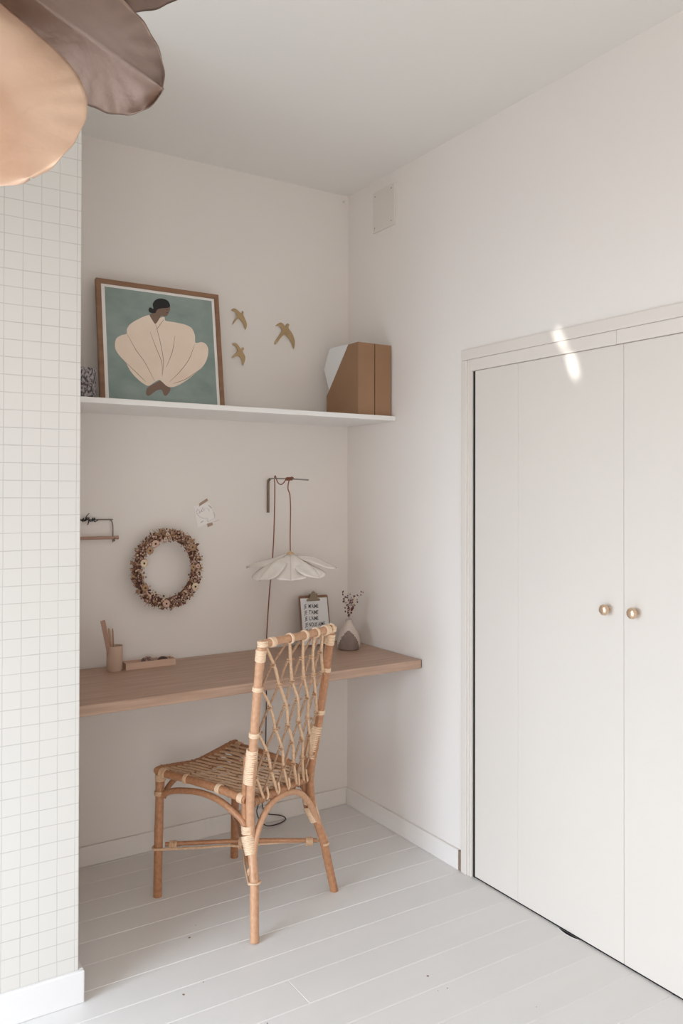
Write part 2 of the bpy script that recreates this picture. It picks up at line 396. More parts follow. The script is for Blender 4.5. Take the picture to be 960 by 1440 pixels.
def knob(y, z, parent, kx):
    ax = Matrix(((0, 0, -1), (0, 1, 0), (1, 0, 0)))
    q = MB(); q.lathe([(0.0055, 0), (0.0055, 0.016)], (XD, y, z), 14, ax); q.build('knob_stem', 'knob', parent)
    q = MB()                                    # hammered, faceted disc head
    q.lathe([(0.010, 0.015), (0.0165, 0.019), (0.0175, 0.026), (0.0135, 0.031), (0.006, 0.0335)], (XD, y, z), 9, ax)
    q.build('knob', 'knob', parent, smooth=False, bevel=0.0012)
def leaf(name, panels, ky, kz, label):
    root = None
    for i, (ya, yb) in enumerate(panels):
        q = MB(); q.box((XD, yb, 0.0065), (XD + 0.035, ya, 1.8430))
        if root is None: root = q.build(name, 'door', bevel=0.0012, smooth=False, kind='structure')
        else: q.build('door_panel', 'door', root, bevel=0.0012, smooth=False)
    knob(ky, kz, root, 0)
bx('gap_shade', (XD + 0.0008, 2.2517, 0.0013), (XD + 0.034, 2.2624, 1.8425), 'dark', None, **ST)  # near-black strip standing in for the shade in the jamb gap
leaf('door_1', [(2.2515, 2.0352), (2.0346, 1.5990)], 1.652, 1.048, '')
leaf('door_2', [(1.5980, 1.1), (1.0994, 0.9080)], 1.552, 1.050, '')

# access panel high on the right wall
q = MB(); q.box((XR - 0.008, 2.744, 2.515), (XR, 2.900, 2.689)); ap = q.build('access_panel', 'casing', bevel=0.001, smooth=False)
tag(ap, 'small square painted access panel screwed high on the right wall', 'access panel')
for y, z in ((2.883, 2.670), (2.765, 2.672), (2.765, 2.535), (2.885, 2.535)):
    q = MB(); q.lathe([(0.0028, 0), (0.002, 0.0012)], (XR - 0.0078, y, z), 10, Matrix(((0, 0, -1), (0, 1, 0), (1, 0, 0)))); q.build('screw', 'bracket', ap)
q = MB(); q.lathe([(0.004, 0), (0.003, 0.006), (0.005, 0.008), (0.001, 0.011)], (1.985, YD, 2.712), 10, Matrix(((1, 0, 0), (0, 0, -1), (0, 1, 0))))
tag(q.build('nail', 'casing'), 'tiny painted nail at the top of the back wall by the corner', 'nail')

# ------------------------------------------------------------------ desk and shelf
q = MB(); q.box((XW + 0.001, 2.5615, 0.7045), (XR - 0.004, 3.094, 0.739))
dk = q.build('desk', 'desk', bevel=0.0035, smooth=False)
tag(dk, 'long oak desk top spanning the alcove wall to wall', 'desk')
bx('end_shade', (XR - 0.0042, 2.563, 0.7065), (XR - 0.0028, 3.09, 0.7375), 'deskshade', dk)  # thin dark strip, the shadow at the desk end put into colour
sh = bx('wall_shelf', (XW + 0.001, 2.7375, 1.6965), (XR - 0.003, YD, 1.7154), 'shelf', bevel=0.0015)
tag(sh, 'long white lacquered shelf across the alcove above the desk', 'shelf')

# ------------------------------------------------------------------ framed print leaning on the shelf
vv = Vector((0, 0.07, 0.481)).normalized(); nn = Vector((1, 0, 0)).cross(vv); o0 = Vector((0.861, 2.995, 1.7160))
def fp(u, v, d=0): return o0 + Vector((1, 0, 0)) * u + vv * v + nn * d
W_, H_ = 0.4935, 0.487
pf = empty('picture_frame', (1.107, 3.02, 1.7154), 'brown wooden frame with a teal print leaning on the white shelf', 'picture')
def fbuild(q, name, m, parent=pf, **k):
    o = q.build(name, m, None, **k); o.parent = parent
    o.matrix_parent_inverse = Matrix.Translation(-Vector(pf.location)) if parent is pf else Matrix.Identity(4)
    return o
fwid = 0.018
for poly in ([(0, 0), (fwid, fwid), (fwid, H_ - fwid), (0, H_)], [(W_, 0), (W_, H_), (W_ - fwid, H_ - fwid), (W_ - fwid, fwid)],
             [(0, H_), (fwid, H_ - fwid), (W_ - fwid, H_ - fwid), (W_, H_)], [(0, 0), (W_, 0), (W_ - fwid, fwid), (fwid, fwid)]):
    q = MB(); q.prism(poly, fp, -0.012, 0.008); fbuild(q, 'frame_rail', 'frame', smooth=False, bevel=0.001)
q = MB(); q.prism([(0.012, 0.012), (W_ - 0.012, 0.012), (W_ - 0.012, H_ - 0.012), (0.012, H_ - 0.012)], fp, -0.010, 0.0015)
fbuild(q, 'mount', 'mount', smooth=False)
art = MB()
def flat(poly, mi, d):
    art.cur = mi; B = len(art.v)
    for u, v in poly: art.v.append(fp(u, v, d))
    # fan via bmesh-safe ngon
    art.face(range(B, B + len(poly)))
def sm(poly, n=4): return [(p.x, p.y) for p in smooth_pts([(a, b, 0) for a, b in poly], n, True)]
flat([(0.0325, 0.0300), (0.464, 0.0300), (0.464, 0.4585), (0.0325, 0.4585)], 0, 0.0018)
garment = [(0.2005, 0.3675), (0.1611, 0.3486), (0.1255, 0.3233), (0.1108, 0.3007), (0.1087, 0.283), (0.0893, 0.2754), (0.0699, 0.2615), (0.063, 0.2401), (0.0647, 0.2162), (0.0792, 0.1936), (0.0999, 0.1714), (0.1175, 0.1385), (0.1436, 0.1096), (0.1703, 0.0909), (0.1875, 0.0873), (0.2128, 0.1045), (0.2308, 0.1128), (0.2443, 0.0998), (0.2616, 0.0892), (0.2904, 0.0913), (0.3354, 0.1173), (0.374, 0.149), (0.4095, 0.1809), (0.4304, 0.2155), (0.4378, 0.2528), (0.43, 0.274), (0.4115, 0.2816), (0.3849, 0.2767), (0.3842, 0.3058), (0.3731, 0.3337), (0.3477, 0.3454), (0.3111, 0.3499), (0.2748, 0.3514), (0.2641, 0.3537), (0.2597, 0.3676), (0.2318, 0.3535), (0.2238, 0.3347), (0.2105, 0.3545)]
flat(sm(garment), 1, 0.0022)
flat(sm([(0.2374, 0.3957), (0.252, 0.4004), (0.2702, 0.4042), (0.2857, 0.4105), (0.2858, 0.3975), (0.2794, 0.3866), (0.2738, 0.3743), (0.2612, 0.3692), (0.2483, 0.3698), (0.239, 0.3543), (0.2238, 0.3347), (0.2117, 0.3497), (0.2026, 0.3671), (0.213, 0.3762), (0.2259, 0.3792), (0.2299, 0.3876)], 3), 3, 0.0023)
flat(sm([(0.218, 0.3933), (0.2168, 0.4124), (0.2247, 0.4278), (0.2394, 0.4377), (0.2576, 0.4408), (0.2754, 0.4367), (0.2843, 0.4263), (0.2857, 0.4105), (0.2702, 0.4042), (0.252, 0.4004), (0.2374, 0.3957), (0.2299, 0.3876), (0.2259, 0.3792), (0.213, 0.3762), (0.2011, 0.3797), (0.1995, 0.3909), (0.207, 0.399)], 3), 2, 0.0029)
flat(sm([(0.1837, 0.0814), (0.2197, 0.1036), (0.2342, 0.1096), (0.2532, 0.0935), (0.2719, 0.0808), (0.2563, 0.0551), (0.2442, 0.0543), (0.236, 0.0747), (0.2146, 0.0697), (0.1857, 0.0483), (0.1741, 0.0531), (0.1763, 0.0705)], 3), 3, 0.0023)
def stroke(pts, wd, mi, d, taper=True):
    P = smooth_pts([(a, b, 0) for a, b in pts], 6); art.cur = mi; B = len(art.v); N = len(P)
    for i, p in enumerate(P):
        t = (P[min(i + 1, N - 1)] - P[max(i - 1, 0)]).normalized(); n = Vector((-t.y, t.x, 0))
        ww = wd * (0.35 + 0.65 * math.sin(math.pi * (i + 0.5) / N)) if taper else wd
        for s_ in (-1, 1):
            z = p + n * ww * s_; art.v.append(fp(z.x, z.y, d))
    for i in range(N - 1): art.face((B + 2 * i, B + 2 * i + 1, B + 2 * i + 3, B + 2 * i + 2))
for l in ([(0.2238, 0.3347), (0.2297, 0.3105), (0.2423, 0.2478), (0.2485, 0.1847), (0.2407, 0.1276)], [(0.2009, 0.3002), (0.2195, 0.2455), (0.2414, 0.184), (0.2411, 0.1347)],
          [(0.301, 0.2968), (0.2867, 0.2308), (0.2582, 0.1643)], [(0.3807, 0.269), (0.3551, 0.2086), (0.3155, 0.155), (0.2697, 0.1088)],
          [(0.1101, 0.2832), (0.1418, 0.2238), (0.1743, 0.178), (0.2094, 0.1077)], [(0.2607, 0.3584), (0.2361, 0.3254), (0.2284, 0.3117)],
          [(0.3975, 0.169), (0.3358, 0.1245), (0.2838, 0.1028)], [(0.0999, 0.1714), (0.1445, 0.1304), (0.1742, 0.1015)]):
    stroke(l, 0.0011, 4, 0.0027)
stroke([(0.268, 0.384), (0.274, 0.386), (0.280, 0.3845)], 0.0008, 2, 0.0031)
stroke([(0.270, 0.397), (0.276, 0.398)], 0.0008, 2, 0.0031)
fbuild(art, 'print', ['teal', 'cream', 'hair', 'skin', 'ink'], smooth=False)

# speckled pot on the shelf, half hidden by the papered wall
q = MB()
prof = [(0.050, 0), (0.057, 0.004), (0.060, 0.02), (0.061, 0.11), (0.060, 0.118), (0.056, 0.118), (0.055, 0.10), (0.053, 0.012), (0.0001, 0.010)]
q.lathe(prof, (0.765, 2.93, 1.7156), 36)
tag(q.build('pot', 'pot'), 'grey speckled pot at the left end of the shelf', 'pot')

# magazine files
def magfile(x0, x1, label):
    rt_ = empty('magazine_file', ((x0 + x1) / 2, 2.885, 1.7155), label, 'magazine file', group='magazine files on the shelf')
    c = Vector(rt_.location)
    y0, y1 = 2.766, 3.012; t = 0.0025; hh = 0.297
    side = [(y0, 0), (y1, 0), (y1, 0.098), (y0 + 0.075, hh), (y0, hh)]
    for xa in (x0, x1 - t):
        q = MB(); q.prism([(a - c.y, b) for a, b in side], lambda u, v, d: Vector((xa + d - c.x, u, v)), 0, t)
        q.build('side_panel', 'board', rt_, smooth=False)
    q = MB(); q.box((x0 + t - c.x, y0 - c.y, 0), (x1 - t - c.x, y0 + t - c.y, hh - 0.0004)); q.build('spine_panel', 'board', rt_, smooth=False)
    q = MB(); q.box((x0 + t - c.x, y1 - t - c.y, 0), (x1 - t - c.x, y1 - c.y, 0.097)); q.build('low_panel', 'board', rt_, smooth=False)
    q = MB(); q.box((x0 + t - c.x, y0 + t - c.y, 0), (x1 - t - c.x, y1 - t - c.y, t)); q.build('bottom_panel', 'board', rt_, smooth=False)
magfile(1.8405, 1.9200, 'brown cardboard magazine file with white papers sticking out behind')
magfile(1.9245, 2.0040, 'brown cardboard magazine file next to the right wall')
for k, (dx, y1, z0, tilt, tp, mm) in enumerate(((1.850, 3.050, 1.7195, 0.06, 0.300, 'paper'), (1.858, 3.035, 1.7195, 0.03, 0.304, 'paper'), (1.868, 3.005, 1.7195, 0.0, 0.29, 'paper'))):
    q = MB()
    poly = [(2.775, 0.0), (2.995, 0.0), (2.998, 0.10), (y1, 0.215 + 0.02 * k), (y1 - 0.045, tp), (2.80, tp - 0.005), (2.775, 0.27)]
    q.prism(poly, lambda u, v, d: Vector((dx + d, u, z0 + v)), 0, 0.003)
    tag(q.build('paper_sheaf', mm, smooth=False), ['white sheaf of paper in the left magazine file, nearest its open side', 'white sheaf of paper in the middle of the left magazine file', 'white sheaf of paper deepest in the left magazine file'][k], 'papers')

# ------------------------------------------------------------------ three brass birds
def bird(cx, cz, poly, label):
    # body slightly domed: centre ring raised
    q = MB(); P = sm(poly, 3); N = len(P)
    y0 = YD
    B = len(q.v)
    ring = [(1.0, 0.006), (0.97, 0.0085), (0.55, 0.0115), (0.15, 0.0125)]
    n2 = len(ring)
    gx = sum(p[0] for p in P) / N; gz = sum(p[1] for p in P) / N
    for sc_, d in ring[:2]:
        for u, v in P: q.v.append(Vector((cx + u * (1 if sc_ == 1 else 0.985), y0 - d, cz + v * (1 if sc_ == 1 else 0.985))))
    for i in range(N):
        j = (i + 1) % N; q.face((B + i, B + j, B + N + j, B + N + i))
    q.face(range(B + N, B + 2 * N)); q.face(list(range(B, B + N))[::-1])
    q.lathe([(0.0022, 0), (0.0022, 0.007)], (cx, y0, cz), 8, Matrix(((1, 0, 0), (0, 0, -1), (0, 1, 0))))
    tag(q.build('wall_bird', 'brass', smooth=False), label, 'wall ornament', 'brass birds on the back wall')
b1 = [(-0.0389, 0.0251), (-0.0214, 0.0336), (0.0006, 0.0202), (0.0077, 0.0171), (0.0121, 0.0281), (0.0183, 0.0224), (0.0165, 0.0117), (0.0272, -0.0089), (0.0335, -0.0283), (0.0274, -0.0492), (0.0166, -0.0262), (0.0007, -0.0095), (-0.0099, -0.0075), (-0.0326, -0.0357), (-0.0239, -0.0147), (-0.0126, 0.0023), (-0.0214, 0.0192)]
b3 = [(-0.0444, 0.024), (-0.0212, 0.0415), (-0.0071, 0.0364), (0.0024, 0.025), (0.0118, 0.041), (0.0231, 0.0373), (0.0184, 0.0226), (0.0375, -0.0003), (0.05, -0.0325), (0.0453, -0.0664), (0.0309, -0.0344), (0.0119, -0.0155), (-0.007, -0.0108), (-0.0442, -0.0544), (-0.047, -0.0439), (-0.021, -0.0065), (-0.0136, 0.0108), (-0.0258, 0.0261)]
b2 = [(-0.0329, 0.0324), (-0.0154, 0.0366), (-0.0022, 0.0258), (0.0067, 0.0146), (0.0155, 0.0235), (0.0217, 0.0161), (0.0155, 0.005), (0.0271, -0.0157), (0.0245, -0.0361), (0.0157, -0.053), (0.0095, -0.0294), (-0.0065, -0.0147), (-0.0344, -0.0269), (-0.0196, -0.0079), (-0.0083, 0.0052), (-0.0171, 0.0244)]
bird(1.469, 2.129, b1, 'small brass bird, upper of the two beside the picture frame')
bird(1.468, 1.982, b2, 'small brass bird, lower of the two beside the picture frame')
bird(1.682, 2.087, b3, 'largest brass bird on the wall, farthest from the frame')

# ------------------------------------------------------------------ jewellery rail with wire word, at the far left of the wall
rr = empty('wall_rail', (0.78, 3.09, 1.226), 'wooden wall rail on a bent wire frame by the papered corner', 'wall rail')
RO = Vector(rr.location)
def loc(pts, O): return [Vector(p) - O for p in pts]
q = MB(); q.tube(loc([(0.612, 3.085, 1.2275), (0.952, 3.085, 1.2265)], RO), 0.0062, 12); q.build('rod', 'stickp', rr)
q = MB(); q.tube(loc([(0.951, 3.085, 1.2265), (0.9575, 3.085, 1.2265)], RO), 0.0072, 12); q.build('end_cap', 'stickp', rr)
q = MB(); q.tube(loc([(0.622, 3.098, 1.218), (0.622, 3.098, 1.285), (0.632, 3.098, 1.295), (0.915, 3.098, 1.295), (0.930, 3.098, 1.292), (0.9395, 3.098, 1.276), (0.9405, 3.098, 1.208)], RO), 0.0021, 8, n=4); q.build('wire_frame', 'wire', rr)
q = MB()
q.tube(loc([(0.9405, 3.098, 1.222), (0.9405, 3.078, 1.214), (0.9405, 3.072, 1.228)], RO), 0.0018, 6, n=3)
q.build('wire_hook', 'bracket', rr)
q = MB()
word = [(0.70, 1.292), (0.715, 1.312), (0.712, 1.286), (0.73, 1.300), (0.74, 1.288), (0.76, 1.300), (0.75, 1.286), (0.778, 1.292), (0.79, 1.303), (0.785, 1.287), (0.80, 1.289), (0.812, 1.300), (0.822, 1.2918), (0.83, 1.3037), (0.825, 1.2884), (0.8368, 1.2984), (0.8425, 1.305), (0.8324, 1.2893), (0.8436, 1.2990), (0.8487, 1.3034), (0.847, 1.2863), (0.844, 1.276), (0.8521, 1.2949), (0.8556, 1.2878), (0.8641, 1.3032), (0.8624, 1.2877), (0.8709, 1.3031), (0.8693, 1.2876), (0.8779, 1.2909), (0.883, 1.295)]
q.tube([Vector((a, 3.094, b)) - RO for a, b in word], 0.0017, 6, n=4)
q.tube([Vector((a, 3.094, b)) - RO for a, b in ((0.835, 1.300), (0.842, 1.312), (0.850, 1.3195))], 0.0015, 6, n=3)
q.build('wire_word', 'black', rr)

# ------------------------------------------------------------------ postcard with tape and ink scribbles
pcd = empty('postcard', (1.318, YD - 0.001, 1.305), 'white card with ink scribbles taped to the wall', 'postcard')
PO = Vector(pcd.location)
def wallflat(name, polys, m, d0, d1, parent, O):
    q = MB()
    for p in polys: q.prism(p[::-1], lambda u, v, d: Vector((u, YD - d, v)) - O, d0, d1)
    return q.build(name, m, parent, smooth=False)
wallflat('card', [[(1.2719, 1.3418), (1.3377, 1.3570), (1.3655, 1.2849), (1.2881, 1.2562)]], 'card', 0.0010, 0.0016, pcd, PO)
t1 = wallflat('tape', [[(1.2942, 1.3536), (1.3279, 1.3745), (1.3328, 1.3654), (1.2942, 1.3416)]], 'tape', 0.0017, 0.0020, pcd, PO)
wallflat('tape', [[(1.3282, 1.2704), (1.351, 1.276), (1.3543, 1.2654), (1.3315, 1.2568)]], 'tape', 0.0017, 0.0020, pcd, PO)
q = MB()
for s_, wd in (([(1.2815, 1.3192), (1.2878, 1.3296), (1.2959, 1.3206), (1.2927, 1.3146), (1.3007, 1.3175), (1.3103, 1.3384), (1.3039, 1.3205), (1.3151, 1.3264), (1.3151, 1.3339)], .0009), ([(1.2831, 1.3162), (1.2927, 1.3026), (1.312, 1.2933), (1.3282, 1.2946)], .0009),
               ([(1.3008, 1.2755), (1.3121, 1.2828)], .0016), ([(1.3345, 1.3473), (1.3475, 1.3336)], .0017), ([(1.32, 1.3338), (1.3345, 1.3307), (1.3378, 1.3201)], .0006),
               ([(1.3574, 1.3184), (1.3623, 1.2971), (1.3477, 1.2852)], .0006), ([(1.3314, 1.2945), (1.3314, 1.2794), (1.3444, 1.2852)], .0009), ([(1.3608, 1.2789), (1.3821, 1.2861)], .0006)):
    q.tube([Vector((a, YD - 0.0019, b)) - PO for a, b in s_], wd, 5, n=4, flat=0.35)
q.build('ink_drawing', 'black', pcd)

# ------------------------------------------------------------------ dried flower wreath
wr = empty('wreath', (1.143, 3.07, 1.100), 'round wreath of dried brown and cream flowers hanging on the wall', 'wreath')
RX, RZ = 0.1165, 0.1300
def wp(a, dr=0, dy=0): return Vector(((RX + dr) * math.cos(a), dy, (RZ + dr) * math.sin(a)))
q = MB(); q.tube([wp(2 * math.pi * k / 40) for k in range(40)], 0.015, 8, closed=True); q.build('ring_base', 'fl_b', wr)
def rrot(): return Matrix.Rotation(R.uniform(0, 6.28), 3, 'Y') @ Matrix.Rotation(R.uniform(-0.8, 0.8), 3, 'X')
def leafy(q, p, L_, W_, rot):
    B = len(q.v)
    for x, z, y in ((0, 0, 0), (W_, L_ * .5, .25 * W_), (0, L_, 0), (-W_, L_ * .5, .25 * W_), (0, L_ * .5, -.3 * W_)):
        q.v.append(p + rot @ Vector((x, y, z)))
    q.face((B, B + 1, B + 4)); q.face((B + 1, B + 2, B + 4)); q.face((B + 2, B + 3, B + 4)); q.face((B + 3, B, B + 4))
    q.face((B + 1, B, B + 3, B + 2))
for m, cnt, lo, hi in (('fl_b', 210, .010, .022), ('fl_t', 260, .010, .024), ('fl_d', 60, .01, .018), ('fl_m', 190, .010, .020)):
    q = MB()
    for k in range(cnt):
        a = R.uniform(0, 6.283); dr = R.uniform(-0.017, 0.020); dy = R.uniform(-0.024, 0.004)
        out = a - math.pi / 2 + R.uniform(-1.3, 1.3)
        leafy(q, wp(a, dr, dy), R.uniform(lo, hi), R.uniform(.003, .006), Matrix.Rotation(-out, 3, 'Y') @ Matrix.Rotation(R.uniform(-.6, .9), 3, 'X'))
    q.build('dried_leaves', m, wr, smooth=False, kind='stuff')
for m, cnt in (('fl_p', 330), ('fl_b', 120), ('fl_c', 150), ('fl_d', 90), ('fl_m', 160)):
    q = MB()
    for k in range(cnt):
        a = R.uniform(0, 6.283); dr = max(-.024, min(.026, R.gauss(0, 0.0135))); dy = -R.uniform(0.008, 0.030)
        q.ball(wp(a, dr, dy), R.uniform(.0022, .0046), seg=6, rings=4)
    q.build('dried_buds', m, wr, kind='stuff')
q = MB()
for k in range(110):
    a = R.uniform(0, 6.283); p = wp(a, R.uniform(0.005, 0.015), R.uniform(-.02, 0))
    o_ = a + R.uniform(-.7, .7)
    q.tube([p, p + Vector((math.cos(o_), R.uniform(-.3, .3), math.sin(o_))) * R.uniform(.012, .027)], .0006, 4)
q.build('dried_twigs', 'fl_t', wr, kind='stuff')
for i, (x, z, m, r) in enumerate(((1.0865, 1.2006, 'fl_p', .0145), (1.0419, 1.1275, 'fl_c', .0145), (1.1309, 0.9678, 'fl_p', .0145), (1.2499, 1.0262, 'fl_c', .0145), (1.2377, 1.1822, 'fl_t', .0125), (1.0466, 1.0331, 'fl_t', .013), (1.2602, 1.1066, 'fl_p', .009), (1.2407, 1.1039, 'fl_t', .011), (1.1349, 1.237, 'fl_c', .007), (1.1274, 1.2173, 'fl_c', .007), (1.065, 1.175, 'fl_t', .014))):
    c = Vector((x - 1.143, -0.034, z - 1.100)); q = MB(); NP = 9
    q.cur = 0
    for k in range(NP):
        a = 2 * math.pi * k / NP; d = Vector((math.cos(a), 0, math.sin(a)))
        q.ball(c + d * r * .62, r * .44, 1, .45, 1, 8, 5)
    q.cur = 1; q.ball(c + Vector((0, -.002, 0)), r * .27, 1, .7, 1, 8, 5)
    q.build('flower_head', [m, 'fl_d'], wr)
q = MB(); q.tube([(0, .030, .155), (0, .014, .135), (0, 0.004, .125)], .001, 5); q.build('hanging_loop', 'fl_b', wr)

# ------------------------------------------------------------------ bracket, cord and fabric flower lamp
br = empty('wall_bracket', (1.605, YD, 1.38), 'slim bent metal bracket carrying the lamp cord above the desk', 'bracket')
BO = Vector(br.location)
q = MB(); q.tube(loc([(1.605, 3.1005, 1.313), (1.605, 3.1005, 1.437), (1.6055, 3.097, 1.450), (1.606, 3.086, 1.456)], BO), 0.0042, 10, n=5, rf=lambda t, l: 1.35); q.build('wall_bar', 'bracket', br)
q = MB(); q.tube(loc([(1.606, 3.086, 1.456), (1.606, 3.06, 1.4575), (1.609, 2.90, 1.4535), (1.612, 2.775, 1.448)], BO), 0.0030, 10, n=4); q.build('arm', 'bracket2', br)
lp = empty('flower_lamp', (1.602, 2.90, 1.15), 'pale fabric flower lampshade hanging on its cord above the desk', 'lamp')
LO = Vector(lp.location)
q = MB()
pts = [(1.602, 2.90, 1.158), (1.601, 2.90, 1.22), (1.602, 2.90, 1.30), (1.602, 2.90, 1.345), (1.6, 2.902, 1.39), (1.593, 2.905, 1.415), (1.598, 2.905, 1.447), (1.606, 2.893, 1.4625)]
q.tube(loc(pts, LO), 0.0024, 8, n=5); q.build('hanging_cord', 'cord', lp)
q = MB()
hel = []
for k in range(33):
    t = k / 32; a = t * 2 * math.pi * 5; hel.append((1.608 + .0058 * math.cos(a), 2.893 + .052 * t, 1.4545 + .0058 * math.sin(a)))
q.tube(loc(hel, LO), 0.0022, 6); q.build('coiled_cord', 'cord', lp)
q = MB(); q.tube(loc([(1.611, 2.945, 1.460), (1.604, 2.965, 1.437), (1.602, 2.985, 1.432), (1.602, 3.005, 1.438), (1.604, 3.024, 1.452), (1.607, 3.040, 1.468), (1.609, 3.05, 1.464), (1.604, 3.042, 1.447)], LO), 0.0022, 7, n=5); q.build('slack_cord', 'cord', lp)
q = MB(); q.tube(loc([(1.604, 3.042, 1.447), (1.600, 3.032, 1.43), (1.601, 3.035, 1.34), (1.600, 3.04, 1.22), (1.598, 3.05, 1.10), (1.596, 3.07, 0.98), (1.597, 3.09, 0.85), (1.599, 3.1015, 0.76), (1.600, 3.1015, 0.70)], LO), 0.0024, 8, n=5); q.build('falling_cord', 'cord', lp)
q = MB(); q.tube(loc([(1.600, 3.1015, 0.70), (1.597, 3.098, 0.52), (1.592, 3.095, 0.30), (1.583, 3.092, 0.13), (1.560, 3.086, 0.10), (1.545, 3.082, 0.066), (1.556, 3.078, 0.03), (1.580, 3.06, 0.006), (1.63, 3.055, 0.0035), (1.675, 3.075, 0.0035), (1.681, 3.085, 0.010), (1.655, 3.085, 0.025), (1.604, 3.086, 0.040), (1.584, 3.087, 0.056), (1.575, 3.089, 0.080), (1.573, 3.091, 0.12)], LO), 0.0022, 7, n=6); q.build('floor_cable', 'cable', lp)
q = MB()
for k in range(6):
    a = k * math.pi / 3; q.ball((0.010 * math.cos(a), 0.010 * math.sin(a), 0.001), 0.0068, seg=9, rings=6)
q.ball((0, 0, 0.006), 0.0075); q.build('bead_collar', 'wood', lp)
def petal(az, Lh, drop, wd):
    ca, sa = math.cos(az), math.sin(az)
    def fn(t, s_):
        s2 = (s_ * 2 - 1)
        wdt = wd * (math.sin(math.pi * min(1, t * 0.62 + 0.04)) ** 0.9) * (1 if t < .8 else math.sqrt(max(0.0, 1 - ((t - .8) / .2) ** 2)) * .96 + .04)
        r_ = 0.012 + Lh * t; z = -0.002 - drop * (0.35 * t + 0.65 * t * t)
        crease = 0.016 * abs(s2) * math.sin(math.pi * t) + 0.0025 * math.sin(s2 * 9 + az) * t
        x, y = r_, s2 * wdt
        return (x * ca - y * sa, x * sa + y * ca, z - crease * 1.2 + (0.004 * math.sin(t * 7 + az * 3)))
    return fn
spec = [(math.radians(a), Lh, dr, wd) for a, Lh, dr, wd in (
    (-32, .175, .048, .052), (-75, .150, .078, .058), (-118, .150, .085, .058), (-160, .175, .082, .055), (155, .165, .050, .052), (105, .15, .05, .05), (58, .16, .048, .05), (12, .18, .045, .052))]
for i, sp in enumerate(spec):
    sp = (sp[0], sp[1], sp[2] * 1.05, sp[3] * 1.14)
    q = MB(); q.sheet(petal(*sp), 14, 10)
    pt = q.build('petal', 'shade', lp, solid=0.0012)
    q = MB(); f = petal(*sp); q.tube([Vector(f(t / 12, .5)) + Vector((0, 0, .0012)) for t in range(13)], 0.0009, 5); q.build('petal_rib', 'shadeend', pt)
q = MB(); q.lathe([(0.010, -0.02), (0.020, -0.035), (0.026, -0.056), (0.020, -0.078), (0.008, -0.088), (0.0001, -0.090)], (0, 0, 0), 16); q.build('bulb', 'shadeend', lp)

# ------------------------------------------------------------------ clipboard
cb = empty('clipboard', (1.80, 3.05, 0.739), 'brown clipboard with handwritten French love list leaning behind the chair', 'clipboard')
cv = Vector((0, 0.045, 0.215)).normalized(); cn = Vector((1, 0, 0)).cross(cv); c0 = Vector((-0.0700, -0.028, 0.0012))
tl = math.radians(-1.5)
def cp(u, v, d=0):
    return c0 + Vector((1, 0, 0)) * (u * math.cos(tl) - v * math.sin(tl)) + cv * (v * math.cos(tl) + u * math.sin(tl) + 0.004) + cn * d
def rrect(x0, y0, x1, y1, r, n=4):
    out = []
    for cx_, cy_, a0 in ((x1 - r, y1 - r, 0), (x0 + r, y1 - r, 90), (x0 + r, y0 + r, 180), (x1 - r, y0 + r, 270)):
        for k in range(n + 1):
            a = math.radians(a0 + 90 * k / n); out.append((cx_ + r * math.cos(a), cy_ + r * math.sin(a)))
    return out
q = MB(); q.prism(rrect(0, 0, .145, .215, .008), cp, -0.003, 0); q.build('board', 'clipboard', cb, smooth=False, bevel=.0006)
q = MB(); q.prism([(.006, .004), (.139, .004), (.139, .203), (.006, .203)], cp, .0004, .0010); q.build('sheet', 'paper', cb, smooth=False)
q = MB()
q.prism([(.036, .190), (.100, .190), (.100, .198), (.092, .201), (.044, .201), (.036, .198)], cp, .001, .008)
q.prism([(.046, .199), (.090, .199), (.084, .214), (.079, .228), (.071, .233), (.063, .228), (.054, .214)], cp, .001, .006)
q.prism([(.050, .214), (.088, .214), (.088, .222), (.050, .222)], cp, .0015, .010)
cl = q.build('clip', 'clip', cb, smooth=False, bevel=.0012)
def text_mesh(s_, size, place, name, parent, sx=1.0):
    cu = bpy.data.curves.new('t', 'FONT'); cu.body = s_; cu.size = size; cu.extrude = 0.0; cu.offset = size * 0.012; cu.resolution_u = 3
    ob = bpy.data.objects.new('t', cu); col.objects.link(ob)
    me0 = ob.to_mesh(); vs = [Vector(v.co) for v in me0.vertices]; fs = [tuple(p.vertices) for p in me0.polygons]
    ob.to_mesh_clear(); col.objects.unlink(ob); bpy.data.objects.remove(ob); bpy.data.curves.remove(cu)
    q = MB()
    for v in vs: q.v.append(place(v.x * sx, v.y))
    for f in fs: q.face(f)
    return q.build(name, 'black', parent, smooth=False)
for i, s_ in enumerate(("JE  M'AIME", "JE  T'AIME", "JE  L'AIME", "JE NOUS AIME", "JE VOUS AIME", "JE  S'AIME")):
    v0 = .1600 - i * .0260
    text_mesh(s_, .0235, lambda x, y, v0=v0: cp(.021 + x + y * .06 , v0 + y + math.sin(x * 90) * .0006, .0014), 'lettering', cb, 0.68 if len(s_) < 11 else 0.66)

